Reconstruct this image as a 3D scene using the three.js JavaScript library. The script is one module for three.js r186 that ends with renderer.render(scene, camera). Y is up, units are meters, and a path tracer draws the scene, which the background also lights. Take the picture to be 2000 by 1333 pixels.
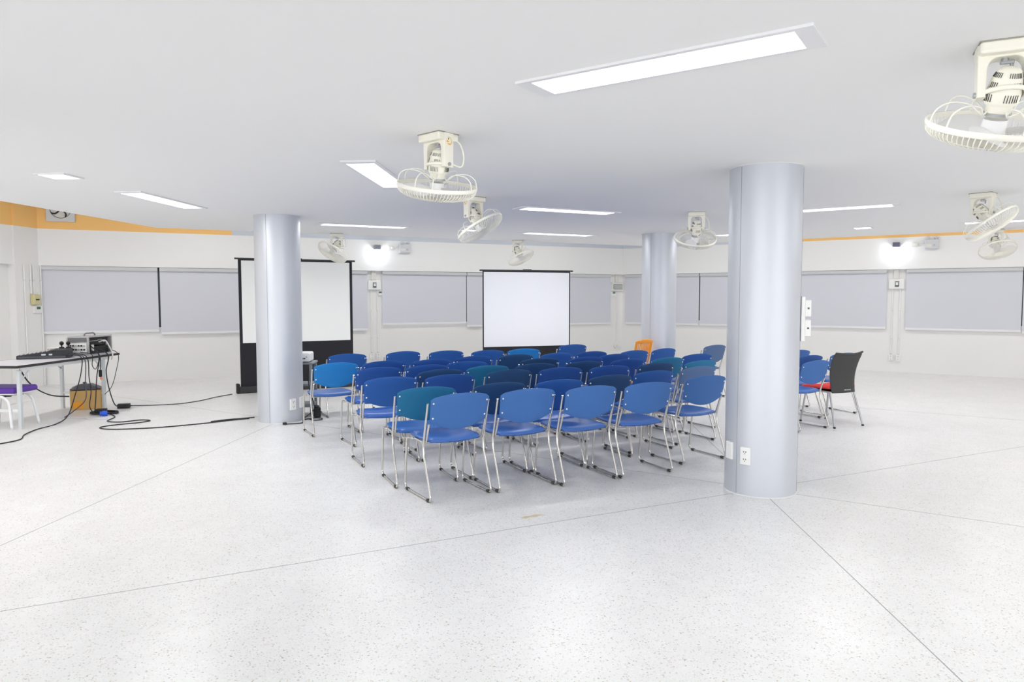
import * as THREE from 'three';
import { RoundedBoxGeometry } from 'three/addons/geometries/RoundedBoxGeometry.js';
import { mergeGeometries } from 'three/addons/utils/BufferGeometryUtils.js';
import { RectAreaLightUniformsLib } from 'three/addons/lights/RectAreaLightUniformsLib.js';

// ------------------------------------------------------------------ camera, light level
RectAreaLightUniformsLib.init();
const scene = new THREE.Scene();
scene.background = new THREE.Color().setRGB(3.7, 3.72, 3.78);   // overcast sky, seen through the glazed front walls only
const camera = new THREE.PerspectiveCamera(50.85, 2000 / 1333, 0.05, 80);
camera.position.set(0, 1.6, 0);
camera.rotation.set(-0.0615, 0, -0.001, 'YXZ');
scene.add(camera);
const renderer = new THREE.WebGLRenderer({ antialias: true });
renderer.toneMapping = THREE.LinearToneMapping;
renderer.toneMappingExposure = 1.2;
renderer.shadowMap.enabled = true;
const LAMP = 21;              // luminance of the ceiling panels
const AISLE = 9.0;             // the panels over the aisle along the walls
const SCONCE = 0.3;           // wall lights, candela
const LAMP_COLOR = new THREE.Color(1.0, 0.998, 0.992);

// ------------------------------------------------------------------ helpers
const rad = THREE.MathUtils.degToRad;
const V = (x, y, z) => new THREE.Vector3(x, y, z);
let seed = 7;
const rnd = () => { seed = (seed * 1664525 + 1013904223) >>> 0; return seed / 4294967296; };
const taken = new Map();
function numbered(name) {
  const n = taken.get(name) || 0; taken.set(name, n + 1);
  return n ? name + '_' + String(n).padStart(3, '0') : name;
}
function thing(name, label, category, group, pos = [0, 0, 0], turn = 0) {
  const o = new THREE.Group(); o.name = numbered(name); scene.add(o);
  o.position.set(...pos); o.rotation.y = turn;
  o.userData = { label, category }; if (group) o.userData.group = group;
  return o;
}
function structure(name) { const o = new THREE.Group(); o.name = name; o.userData = { kind: 'structure' }; scene.add(o); return o; }
function part(name, geo, mat, parent, label) {
  const m = new THREE.Mesh(Array.isArray(geo) ? merge(geo) : geo, mat);
  m.name = name; m.castShadow = m.receiveShadow = true;
  if (label) m.userData.label = label;
  parent.add(m); return m;
}
const merge = (list) => mergeGeometries(list.map((g) => { const n = g.index ? g.toNonIndexed() : g.clone(); for (const k of Object.keys(n.attributes)) if (!['position', 'normal', 'uv'].includes(k)) n.deleteAttribute(k); return n; }));
const box = (w, h, d, x = 0, y = 0, z = 0) => new THREE.BoxGeometry(w, h, d).translate(x, y, z);
const rbox = (w, h, d, x = 0, y = 0, z = 0, r = 0.01, s = 2) => new RoundedBoxGeometry(w, h, d, s, Math.min(r, w / 2.01, h / 2.01, d / 2.01)).translate(x, y, z);
const cyl = (r0, r1, h, x = 0, y = 0, z = 0, n = 20) => new THREE.CylinderGeometry(r0, r1, h, n).translate(x, y, z);
const P3 = (p) => V(p[0], p[1], p[2]);
function roundedPath(pts, r) {
  const path = new THREE.CurvePath(); let prev = P3(pts[0]);
  for (let i = 1; i < pts.length - 1; i++) {
    const a = P3(pts[i - 1]), b = P3(pts[i]), c = P3(pts[i + 1]);
    const rr = Math.min(r, a.distanceTo(b) * 0.48, c.distanceTo(b) * 0.48);
    const p = b.clone().add(a.sub(b).normalize().multiplyScalar(rr)), q = b.clone().add(c.sub(b).normalize().multiplyScalar(rr));
    path.add(new THREE.LineCurve3(prev, p)); path.add(new THREE.QuadraticBezierCurve3(p, b, q)); prev = q;
  }
  path.add(new THREE.LineCurve3(prev, P3(pts[pts.length - 1])));
  return path;
}
// a tube along a path with rounded corners: the curves are sampled piece by piece
function pipe(pts, r, bend = 0.05, sides = 8, per = 5) {
  const path = roundedPath(pts, bend), list = [];
  for (const c of path.curves) { const n = c.isLineCurve3 ? 1 : per; for (let i = 0; i < n; i++) list.push(c.getPoint(i / n)); }
  list.push(path.curves[path.curves.length - 1].getPoint(1));
  return sweep(list, r, sides);
}
function sweep(list, r, sides = 8) {
  const pts = list.filter((p, i) => !i || p.distanceTo(list[i - 1]) > 1e-5), n = pts.length, pos = [], nor = [], uv = [], idx = [];
  const T = pts.map((p, i) => pts[Math.min(i + 1, n - 1)].clone().sub(pts[Math.max(i - 1, 0)]).normalize());
  let N = Math.abs(T[0].y) < 0.9 ? V(0, 1, 0) : V(1, 0, 0); let len = 0;
  for (let i = 0; i < n; i++) {
    N = N.clone().sub(T[i].clone().multiplyScalar(N.dot(T[i]))).normalize();
    const B = T[i].clone().cross(N); if (i) len += pts[i].distanceTo(pts[i - 1]);
    for (let j = 0; j <= sides; j++) {
      const a = j / sides * Math.PI * 2, d = N.clone().multiplyScalar(Math.cos(a)).add(B.clone().multiplyScalar(Math.sin(a)));
      nor.push(d.x, d.y, d.z); uv.push(j / sides, len); pos.push(pts[i].x + d.x * r, pts[i].y + d.y * r, pts[i].z + d.z * r);
    }
  }
  for (let i = 0; i < n - 1; i++) for (let j = 0; j < sides; j++) { const a = i * (sides + 1) + j, b = a + sides + 1; idx.push(a, a + 1, b, b, a + 1, b + 1); }
  for (const e of [0, n - 1]) {   // caps
    const c = pos.length / 3, t = e ? T[e] : T[0].clone().negate();
    pos.push(pts[e].x, pts[e].y, pts[e].z); nor.push(t.x, t.y, t.z); uv.push(0.5, 0.5);
    for (let j = 0; j <= sides; j++) { const k = (e * (sides + 1) + j) * 3; pos.push(pos[k], pos[k + 1], pos[k + 2]); nor.push(t.x, t.y, t.z); uv.push(0.5, 0.5); }
    for (let j = 0; j < sides; j++) e ? idx.push(c, c + 1 + j, c + 2 + j) : idx.push(c, c + 2 + j, c + 1 + j);
  }
  const g = new THREE.BufferGeometry();
  g.setAttribute('position', new THREE.Float32BufferAttribute(pos, 3)); g.setAttribute('normal', new THREE.Float32BufferAttribute(nor, 3)); g.setAttribute('uv', new THREE.Float32BufferAttribute(uv, 2)); g.setIndex(idx);
  return g;
}
function smoothTube(pts, r, n = 60, sides = 7, closed = false) {
  const c = new THREE.CatmullRomCurve3(pts.map(P3), closed, 'centripetal');
  return sweep(c.getPoints(n), r, sides);
}
// a closed shell around a curved sheet: f(a, b) with a, b in 0..1, thickness t, rounded towards the rim
function shell(f, nu, nv, t, rim = 0.4) {
  const top = [], bot = [];
  const at = (i, j) => f(i / nu, j / nv);
  for (let j = 0; j <= nv; j++) for (let i = 0; i <= nu; i++) {
    const p = at(i, j), e = 1e-3, u = i / nu, v = j / nv;
    const du = f(Math.min(1, u + e), v).sub(f(Math.max(0, u - e), v)), dv = f(u, Math.min(1, v + e)).sub(f(u, Math.max(0, v - e)));
    const n = du.cross(dv).normalize();
    const edge = i === 0 || j === 0 || i === nu || j === nv;
    const h = (typeof t === 'function' ? t(u, v) : t) / 2 * (edge ? rim : 1);
    top.push(p.clone().addScaledVector(n, h)); bot.push(p.clone().addScaledVector(n, -h));
  }
  const pos = [], uv = [], idx = [], W = nu + 1, M = W * (nv + 1);
  for (const p of [...top, ...bot]) pos.push(p.x, p.y, p.z);
  for (let k = 0; k < 2; k++) for (let j = 0; j <= nv; j++) for (let i = 0; i <= nu; i++) uv.push(i / nu, j / nv);
  for (let j = 0; j < nv; j++) for (let i = 0; i < nu; i++) {
    const a = j * W + i, b = a + 1, c = a + W, d = c + 1;
    idx.push(a, b, c, b, d, c, M + a, M + c, M + b, M + b, M + c, M + d);
  }
  const ring = [];
  for (let i = 0; i < nu; i++) ring.push(i); for (let j = 0; j < nv; j++) ring.push(j * W + nu);
  for (let i = nu; i > 0; i--) ring.push(nv * W + i); for (let j = nv; j > 0; j--) ring.push(j * W);
  for (let k = 0; k < ring.length; k++) { const a = ring[k], b = ring[(k + 1) % ring.length]; idx.push(a, M + a, b, b, M + a, M + b); }
  const g = new THREE.BufferGeometry();
  g.setAttribute('position', new THREE.Float32BufferAttribute(pos, 3)); g.setAttribute('uv', new THREE.Float32BufferAttribute(uv, 2)); g.setIndex(idx);
  g.computeVertexNormals(); return g;
}
const W3 = (X, Y, Z) => [X, Y, -Z];                       // plan coordinates: X right, Z away from the camera
const facing = (deg) => rad(deg) - Math.PI / 2;           // turn of a thing whose front looks towards plan angle deg

// ------------------------------------------------------------------ materials
function noiseTexture(size, fn, repeat, srgb = true) {
  const d = new Uint8Array(size * size * 4);
  for (let y = 0; y < size; y++) for (let x = 0; x < size; x++) { const c = fn(x, y), i = (y * size + x) * 4; d[i] = c[0]; d[i + 1] = c[1]; d[i + 2] = c[2]; d[i + 3] = 255; }
  const t = new THREE.DataTexture(d, size, size); t.wrapS = t.wrapT = THREE.RepeatWrapping; t.magFilter = THREE.LinearFilter; t.minFilter = THREE.LinearMipmapLinearFilter; t.generateMipmaps = true;
  if (srgb) t.colorSpace = THREE.SRGBColorSpace; t.repeat.set(repeat, repeat); t.needsUpdate = true; return t;
}
const std = (color, roughness = 0.6, metalness = 0, extra = {}) => new THREE.MeshStandardMaterial({ color, roughness, metalness, ...extra });
// value noise that wraps
function lattice(n, s) { const v = []; let q = s; for (let i = 0; i < n * n; i++) { q = (q * 1664525 + 1013904223) >>> 0; v.push(q / 4294967296); } return (x, y) => { const xi = Math.floor(x), yi = Math.floor(y), fx = x - xi, fy = y - yi, w = (k) => ((k % n) + n) % n, sx = fx * fx * (3 - 2 * fx), sy = fy * fy * (3 - 2 * fy); const a = v[w(yi) * n + w(xi)], b = v[w(yi) * n + w(xi + 1)], c = v[w(yi + 1) * n + w(xi)], d = v[w(yi + 1) * n + w(xi + 1)]; return a + (b - a) * sx + (c - a) * sy + (a - b - c + d) * sx * sy; }; }
function terrazzo() {
  const S = 2048, d = new Uint8Array(S * S * 4), l1 = lattice(16, 11), l2 = lattice(64, 5);
  for (let y = 0; y < S; y++) for (let x = 0; x < S; x++) {
    const n = (l1(x / 128, y / 128) - 0.5) * 5 + (l2(x / 32, y / 32) - 0.5) * 4 + (rnd() - 0.5) * 7, i = (y * S + x) * 4;
    d[i] = 230 + n; d[i + 1] = 230 + n; d[i + 2] = 230 + n; d[i + 3] = 255;
  }
  const tones = [[204, 196, 184], [196, 190, 182], [210, 200, 186], [176, 170, 162], [190, 178, 160], [243, 242, 240], [245, 244, 242], [158, 153, 147], [216, 209, 200], [206, 203, 199]];
  for (let k = 0; k < 90000; k++) {
    const cx = rnd() * S, cy = rnd() * S, big = rnd(), r = 0.6 + big * big * 2.1, q = 0.45 + rnd() * 0.55, a = rnd() * 3.14, t = tones[Math.floor(rnd() * tones.length)], ca = Math.cos(a), sa = Math.sin(a), m = Math.ceil(r) + 1;
    for (let yy = -m; yy <= m; yy++) for (let xx = -m; xx <= m; xx++) {
      const u = xx * ca + yy * sa, v = (-xx * sa + yy * ca) / q, e = Math.min(1, Math.max(0, (r - Math.hypot(u, v)) + 0.5)); if (e <= 0) continue;
      const i = ((((Math.floor(cy) + yy) + S) % S) * S + ((Math.floor(cx) + xx) + S) % S) * 4, f = e * 0.85;
      for (let c = 0; c < 3; c++) d[i + c] = d[i + c] * (1 - f) + t[c] * f;
    }
  }
  const t = new THREE.DataTexture(d, S, S); t.wrapS = t.wrapT = THREE.RepeatWrapping; t.magFilter = THREE.LinearFilter; t.minFilter = THREE.LinearMipmapLinearFilter; t.generateMipmaps = true; t.colorSpace = THREE.SRGBColorSpace; t.repeat.set(1 / 3.6, 1 / 3.6); t.needsUpdate = true; return t;
}
const rl = lattice(32, 21), rl2 = lattice(128, 9);
const floorRough = noiseTexture(512, (x, y) => { const v = 84 + (rl(x / 16, y / 16) - 0.5) * 14 + (rl2(x / 4, y / 4) - 0.5) * 8; return [v, v, v]; }, 1 / 5, false);
const fine = lattice(256, 3);
const grainTex = noiseTexture(512, (x, y) => { const v = 128 + (fine(x / 2, y / 2) - 0.5) * 150 + (rnd() - 0.5) * 60; return [v, v, v]; }, 3, false);
const weave = noiseTexture(256, (x, y) => { const v = 236 + ((x >> 1) % 2 ? 7 : -7) + ((y >> 1) % 2 ? 6 : -6) + (rnd() - 0.5) * 10; return [v, v, v + 2]; }, 14);
const M = {
  floor: new THREE.MeshPhysicalMaterial({ map: terrazzo(), roughness: 1.0, roughnessMap: floorRough, ior: 1.5 }),
  strip: std(0xa0a3a5, 0.45, 0.2), wall: std(0xf1f0ee, 0.75), ceiling: std(0xf6f6f6, 0.85), beam: std(0xf3f3f2, 0.75),
  yellow: std(0xfecb7e, 0.7), bluegrey: std(0xd3d9e2, 0.7), trim: std(0xe4e4e2, 0.5),
  alu: new THREE.MeshPhysicalMaterial({ color: 0xcdd1d8, roughness: 0.42, metalness: 0.4, clearcoat: 0.25, clearcoatRoughness: 0.35 }), seam: std(0x9a9fa8, 0.5, 0.3),
  blind: std(0xecedf4, 0.9, 0, { map: weave }), rail: std(0xeeeef0, 0.35), headrail: std(0xd0d1d3, 0.4), dark: std(0x17181a, 0.6),
  glass: new THREE.MeshPhysicalMaterial({ color: 0xffffff, roughness: 0.03, transmission: 1, thickness: 0, ior: 1.5 }), winframe: std(0x3b3d40, 0.45, 0.6),
  chrome: std(0xd6d4cf, 0.22, 0.95), steel: std(0xb9bcc0, 0.35, 0.8), rubber: std(0x46443f, 0.7), screw: std(0xe6e6e4, 0.25, 0.8),
  cream: std(0xfbf8ea, 0.45), creamDark: std(0xa5a49a, 0.6), slot: std(0x4a4a44, 0.8), blade: new THREE.MeshPhysicalMaterial({ color: 0xf2f2f2, roughness: 0.4 }), guard: std(0xfbf9ee, 0.4),
  white: std(0xf2f2f0, 0.45), offwhite: std(0xe6e5df, 0.5), greyPlastic: std(0xd6d8dc, 0.5), lampFrame: std(0xf0f0f2, 0.4), sconceBody: std(0x8b919a, 0.4, 0.4), sconceBody2: std(0x6e6f86, 0.4, 0.4),
  panel: new THREE.MeshStandardMaterial({ color: 0xffffff, emissive: LAMP_COLOR, emissiveIntensity: 1.5 }), tiny: new THREE.MeshStandardMaterial({ color: 0xffffff, emissive: 0xffffff, emissiveIntensity: 5 }),
  screen: std(0xfafbf9, 0.85), screen2: std(0xf3f5fb, 0.85), screenBlack: std(0x24242a, 0.85), screenBar: std(0x333436, 0.5),
  purple: std(0x5a2f9e, 0.45), tableTop: std(0xd9d8df, 0.35), tableEdge: std(0x2c2a29, 0.5), tableSteel: std(0xd4d9db, 0.4, 0.25), whitePaint: std(0xeef0f1, 0.35),
  cardboard: std(0xc9a468, 0.85), cardLabel: std(0xf0a01c, 0.7), bag: new THREE.MeshPhysicalMaterial({ color: 0x5c5e66, roughness: 0.3 }), cable: std(0x26262a, 0.6), cableGrey: std(0x55525c, 0.6), cableWhite: std(0xdedddc, 0.5),
  mixer: std(0x1f2228, 0.5), mixerLight: std(0x4a4c52, 0.5), metalCase: std(0xc3c2c4, 0.35, 0.55), caseTop: std(0x77787c, 0.5, 0.2), gearBlack: std(0x0e0f10, 0.45), brownBox: std(0xb39c93, 0.7), bluePlug: std(0x1b57d6, 0.4), orangeTip: std(0xf29a72, 0.6),
  meshBack: std(0x4a4a4a, 0.9, 0, { bumpMap: grainTex, bumpScale: 0.001 }), red: std(0xe8423c, 0.75), orange: std(0xffa21f, 0.4), stand: std(0x8d9298, 0.45, 0.4), lcd: std(0x3f6b4e, 0.3), breaker: std(0xd8cf9c, 0.5), smoke: new THREE.MeshPhysicalMaterial({ color: 0x9aa2a4, roughness: 0.25 }), breakerDark: std(0x59666e, 0.5), stain: std(0xcdbf9f, 0.6),
};

// ------------------------------------------------------------------ plan of the hexagonal hall
const C = { X: 2.06, Z: 5.89 }, A_WALL = 11.1, A_CEIL = 7.66, H_CEIL = 2.635, H_HIGH = 3.5, TH = 86.4;
const polar = (deg, r) => [C.X + Math.cos(rad(deg)) * r, C.Z + Math.sin(rad(deg)) * r];
function hexShape(apothem) { const s = new THREE.Shape(), r = apothem / Math.cos(Math.PI / 6); for (let k = 0; k < 6; k++) { const [x, z] = polar(TH + 60 * k, r); k ? s.lineTo(x, z) : s.moveTo(x, z); } s.closePath(); return s; }
const slab = (shape, y, t) => new THREE.ExtrudeGeometry(shape, { depth: t, bevelEnabled: false }).rotateX(-Math.PI / 2).translate(0, y, 0);
const COL = [[2.06, 5.89], ...[0, 1, 2, 3, 4, 5].map((k) => polar(TH + 60 * k, 6.08))], R_COL = 0.2835;

const floor = new THREE.Mesh(slab(hexShape(A_WALL + 0.1), -0.2, 0.2), M.floor); floor.name = 'floor'; floor.userData = { kind: 'structure' }; floor.receiveShadow = true; scene.add(floor);
function strip(ax, az, bx, bz) { const L = Math.hypot(bx - ax, bz - az), g = new THREE.BoxGeometry(L, 0.0012, 0.006); const m = part('divider_strip', g, M.strip, floor); m.position.set((ax + bx) / 2, 0.0001, -(az + bz) / 2); m.rotation.y = Math.atan2(bz - az, bx - ax); }
for (let k = 0; k < 6; k++) {
  const d = TH + 60 * k, a = polar(d, R_COL), b = polar(d, 6.08 - R_COL), e = polar(d, 6.08 + R_COL), f = polar(d, 12.6);
  strip(...a, ...b); strip(...e, ...f);
  const p = polar(d, 6.08), q = polar(d + 60, 6.08), L = 6.08, t = R_COL / L; strip(p[0] + (q[0] - p[0]) * t, p[1] + (q[1] - p[1]) * t, q[0] - (q[0] - p[0]) * t, q[1] - (q[1] - p[1]) * t);
}
{ const s = new THREE.Shape(); const pts = [[-0.09, -0.03], [-0.06, 0.01], [-0.02, 0.02], [0.02, 0.055], [0.07, 0.05], [0.1, 0.035], [0.05, 0.03], [0.03, 0.0], [-0.02, -0.01], [-0.05, -0.045]]; pts.forEach(([x, y], i) => i ? s.lineTo(x, y) : s.moveTo(x, y)); s.closePath();
  const m = part('stain', new THREE.ExtrudeGeometry(s, { depth: 0.0006, bevelEnabled: false }).rotateX(-Math.PI / 2), M.stain, floor, 'small brown scuff on the floor'); m.position.set(0.15, 0.0001, -5.14); }
const ceiling = new THREE.Mesh(slab(hexShape(A_CEIL), H_CEIL, 0.22), M.ceiling); ceiling.name = 'ceiling'; ceiling.userData = { kind: 'structure' }; ceiling.receiveShadow = ceiling.castShadow = true; scene.add(ceiling);
const ceilingHigh = new THREE.Mesh(slab(hexShape(A_WALL + 0.3), H_HIGH, 0.2), M.ceiling); ceilingHigh.name = 'ceiling_perimeter'; ceilingHigh.userData = { kind: 'structure' }; scene.add(ceilingHigh);

// columns clad in aluminium sheet
COL.forEach(([x, z], i) => {
  const g = structure(i ? 'column_' + (i + 1) : 'column_1'); g.position.set(x, 0, -z);
  part('cladding', new THREE.CylinderGeometry(R_COL, R_COL, H_CEIL - 0.006, 96, 1, true).translate(0, (H_CEIL - 0.006) / 2 + 0.003, 0), M.alu, g);
  part('core', cyl(R_COL - 0.004, R_COL - 0.004, H_CEIL, 0, H_CEIL / 2, 0, 48), M.trim, g);
  part('sealant_ring', new THREE.TorusGeometry(R_COL + 0.001, 0.006, 6, 64).rotateX(Math.PI / 2), M.trim, g);
  part('ceiling_ring', new THREE.TorusGeometry(R_COL + 0.001, 0.005, 6, 64).rotateX(Math.PI / 2).translate(0, H_CEIL, 0), M.trim, g);
  const toCam = Math.atan2(-z, -x), off = i === 0 ? [-0.69, 1.52] : [-0.49, 2.6];
  for (const o of off) { const a = toCam + o; part('seam', box(0.004, H_CEIL - 0.02, 0.004, Math.cos(a) * R_COL, H_CEIL / 2, -Math.sin(a) * R_COL), M.seam, g); }
});

// walls: local x along the wall (right as seen from inside), local z inwards
const WALLS = { back_left: TH + 30, back_right: TH - 30, left: TH + 90, right: TH - 90, front_left: TH + 150, front_right: TH - 150 };
const HALF = A_WALL * Math.tan(Math.PI / 6);
function wallFrame(o, side, s, h, w = 0) { const a = rad(WALLS[side]), n = [Math.cos(a), Math.sin(a)]; o.position.set(C.X + n[0] * (A_WALL - w) + n[1] * s, h, -(C.Z + n[1] * (A_WALL - w) - n[0] * s)); o.rotation.y = a - Math.PI / 2; return o; }
const SILL = 1.02, SOFFIT = 2.17, BAND = 2.83, T = 0.24, PROUD = 0.1;
const openings = { back_left: [[-6.32, -0.42, [-4.39, -2.345]], [0.11, 5.92, [2.015, 4.015]]], back_right: [[-6.2, -0.38, [-4.34, -2.29]], [0.18, 4.0, [2.085]]] };
const bands = { back_left: [[-HALF - 0.1, -3.06, 'yellow'], [-3.06, HALF + 0.1, 'bluegrey']], back_right: [[-HALF - 0.1, -2.7, 'bluegrey'], [-2.7, HALF + 0.1, 'yellow']], left: [[-HALF - 0.1, HALF + 0.1, 'yellow']], right: [[-HALF - 0.1, HALF + 0.1, 'yellow']], front_left: [[-HALF - 0.1, HALF + 0.1, 'bluegrey']], front_right: [[-HALF - 0.1, HALF + 0.1, 'bluegrey']] };
let nWindow = 0;
for (const side of Object.keys(WALLS)) {
  const w = wallFrame(structure('wall_' + side), side, 0, 0), full = 2 * HALF + 0.3;
  const seg = (a, b, h0, h1, proud = 0) => box(b - a, h1 - h0, T + proud, (a + b) / 2, (h0 + h1) / 2, -T / 2 + proud / 2);
  if (openings[side]) {
    part('lower_wall', seg(-full / 2, full / 2, -0.05, SILL), M.wall, w);
    const o = openings[side], piers = [[-full / 2, o[0][0]], [o[0][1], o[1][0]], [o[1][1], full / 2]];
    for (const [a, b] of piers) part('pier', seg(a, b, SILL, SOFFIT), M.wall, w);
    part('beam', seg(-full / 2, full / 2, SOFFIT, BAND, PROUD), M.beam, w);
    for (const [a, b, seams] of o) {
      const g = wallFrame(structure('window_' + (++nWindow)), side, 0, 0), cuts = [a - 0.02, ...seams, b + 0.02];
      part('window_frame', [box(b - a, 0.05, 0.05, (a + b) / 2, SILL + 0.025, -0.03), box(b - a, 0.05, 0.05, (a + b) / 2, SOFFIT - 0.025, -0.03), box(0.05, SOFFIT - SILL - 0.1, 0.05, a + 0.025, (SILL + SOFFIT) / 2, -0.03), box(0.05, SOFFIT - SILL - 0.1, 0.05, b - 0.025, (SILL + SOFFIT) / 2, -0.03), ...seams.map((k) => box(0.16, SOFFIT - SILL - 0.1, 0.05, k, (SILL + SOFFIT) / 2, -0.03))], M.winframe, g);
      for (let k = 0; k < cuts.length - 1; k++) part('pane', box(cuts[k + 1] - cuts[k] - 0.12, SOFFIT - SILL - 0.1, 0.006, (cuts[k] + cuts[k + 1]) / 2, (SILL + SOFFIT) / 2, -0.03), M.glass, g);
    }
  } else if (side.startsWith('front')) {   // glazed entrance fronts behind the camera
    part('lower_wall', seg(-full / 2, full / 2, -0.05, 0.06), M.wall, w);
    for (const [a, b] of [[-full / 2, -5.9], [-0.2, 0.2], [5.9, full / 2]]) part('pier', seg(a, b, 0.06, SOFFIT), M.wall, w);
    part('beam', seg(-full / 2, full / 2, SOFFIT, BAND, PROUD), M.beam, w);
    for (const [a, b] of [[-5.9, -0.2], [0.2, 5.9]]) {
      const g = wallFrame(structure('window_' + (++nWindow)), side, 0, 0), n = 4, pw = (b - a) / n;
      part('window_frame', [box(b - a, 0.05, 0.06, (a + b) / 2, 0.085, -0.15), box(b - a, 0.05, 0.06, (a + b) / 2, SOFFIT - 0.025, -0.15), ...[0, 1, 2, 3, 4].map((k) => box(0.05, SOFFIT - 0.16, 0.06, a + 0.025 + (b - a - 0.05) * k / 4, (0.06 + SOFFIT) / 2, -0.15))], M.winframe, g);
      for (let k = 0; k < n; k++) part('pane', box(pw - 0.06, SOFFIT - 0.16, 0.006, a + pw * (k + 0.5), (0.06 + SOFFIT) / 2, -0.15), M.glass, g);
    }
  } else {
    part('lower_wall', seg(-full / 2, full / 2, -0.05, SOFFIT), M.wall, w);
    part('beam', seg(-full / 2, full / 2, SOFFIT, BAND, PROUD), M.beam, w);
  }
  for (const [a, b, c] of bands[side]) part('paint_band', seg(a, b, BAND, H_HIGH + 0.02, PROUD), M[c], w, c === 'yellow' ? 'yellow painted upper wall' : 'grey-blue painted upper wall');
}
// corner pier on the left wall beside the first blind
{ const g = wallFrame(structure('wall_corner_pier'), 'left', HALF - 0.3, 0); part('pier', box(0.62, H_HIGH, 0.14, 0, H_HIGH / 2, 0.06), M.wall, g); part('paint_band', box(0.622, H_HIGH - BAND, 0.142, 0, (H_HIGH + BAND) / 2, 0.061), M.yellow, g); }
// ------------------------------------------------------------------ ceiling lamps
function ceilingPanel(X, Z, deg, L, Wd, label, cat, group, H = H_CEIL, gain = 1) {
  const t = thing(L > 0.5 ? 'ceiling_light' : 'ceiling_downlight', label, cat, group, W3(X, H, Z), rad(deg));
  const e = L > 0.5 ? 0.075 : 0.02, s = 0.028, y = -0.006;
  part('frame', [box(L + 2 * e, 0.012, s, 0, y, Wd / 2 + s / 2), box(L + 2 * e, 0.012, s, 0, y, -Wd / 2 - s / 2), box(e, 0.012, Wd, L / 2 + e / 2, y, 0), box(e, 0.012, Wd, -L / 2 - e / 2, y, 0)], M.lampFrame, t);
  part('diffuser', box(L, 0.006, Wd, 0, -0.004, 0), M.panel, t);
  const l = new THREE.RectAreaLight(LAMP_COLOR, H > H_CEIL ? AISLE * gain : LAMP, L - 0.01, Wd - 0.01); l.position.y = -0.0095; l.rotation.x = -Math.PI / 2; t.add(l);
}
{
  const sect = { 116.4: 'back left', 56.4: 'back right', 176.4: 'left', 236.4: 'front left', 296.4: 'front right', 356.4: 'right' };
  const inner = { 116.4: 'slim ceiling light above the middle of the chairs', 56.4: 'slim ceiling light just right of the nearest column', 176.4: 'white ceiling panel light at the left of the nearer small fan', 236.4: 'largest and nearest long ceiling light overhead', 296.4: 'ceiling light overhead behind the camera on the right', 356.4: 'ceiling light overhead out at the right' };
  const outA = { 116.4: 'thin ceiling light above the left projection screen', 56.4: 'thin ceiling light seen between far fan and nearest column', 176.4: 'ceiling light near the left wall behind the camera', 236.4: 'ceiling light behind the camera at left', 296.4: 'ceiling light behind the camera at right', 356.4: 'ceiling light at the far right side of the hall' };
  const outB = { 116.4: 'thinnest ceiling light above the right projection screen', 56.4: 'thin ceiling light crossed by the tilted fan at right edge', 176.4: 'slanting ceiling light above the table with audio gear', 236.4: 'ceiling light behind the camera straight back', 296.4: 'ceiling light at the right behind the camera', 356.4: 'ceiling light at the right edge near the camera' };
  const down = { 176.4: 'small square downlight near the yellow band at left', 56.4: 'small square downlight above yellow band at right', 116.4: 'small square downlight hidden behind the second fan', 236.4: 'small square downlight behind the camera', 296.4: 'small square downlight behind the camera at right', 356.4: 'small square downlight beyond the right edge' };
  for (const k of Object.keys(sect)) {
    const a = rad(+k), n = [Math.cos(a), Math.sin(a)], e = [n[1], -n[0]], at = (d, s) => [C.X + n[0] * d + e[0] * s, C.Z + n[1] * d + e[1] * s];
    const turn = +k - 90, adj = { 236.4: [2.96, -0.28], 176.4: [3.2, 0.1] }[k] || [3.12, 0.0];
    ceilingPanel(...at(adj[0], adj[1]), turn, 1.2, 0.222, inner[k], 'ceiling light', 'long ceiling lights of the inner ring');
    const o = { 116.4: [[5.98, -1.72], [5.98, 1.52]], 56.4: [[6.0, -1.7], [5.96, 1.82]], 176.4: [[5.92, -1.7], [5.88, 1.5]] }[k] || [[5.95, -1.62], [5.95, 1.62]];
    if (sect[k].startsWith('front')) continue;
    ceilingPanel(...at(...o[0]), turn, 1.2, 0.222, outA[k], 'ceiling light', 'long ceiling lights of the outer ring');
    ceilingPanel(...at(...o[1]), turn, 1.2, 0.222, outB[k], 'ceiling light', 'long ceiling lights of the outer ring');
    if (!sect[k].startsWith('front')) for (const s of [-3.6, -1.2, 1.2, 3.6]) ceilingPanel(...at(9.3, s), turn, 1.5, 0.3, 'panel over the ' + sect[k] + ' wall aisle above the dropped ceiling edge, ' + { '-3.6': 'leftmost', '-1.2': 'second from left', 1.2: 'second from right', 3.6: 'rightmost' }[s], 'ceiling light', 'panels over the ' + sect[k] + ' aisle', H_HIGH, { left: 1.4, 'back left': 1.15, 'back right': 0.9, right: 0.9 }[sect[k]]);
    ceilingPanel(...at(5.92, -0.08), turn, 0.22, 0.22, down[k], 'downlight', 'small square downlights');
  }
}

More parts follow.
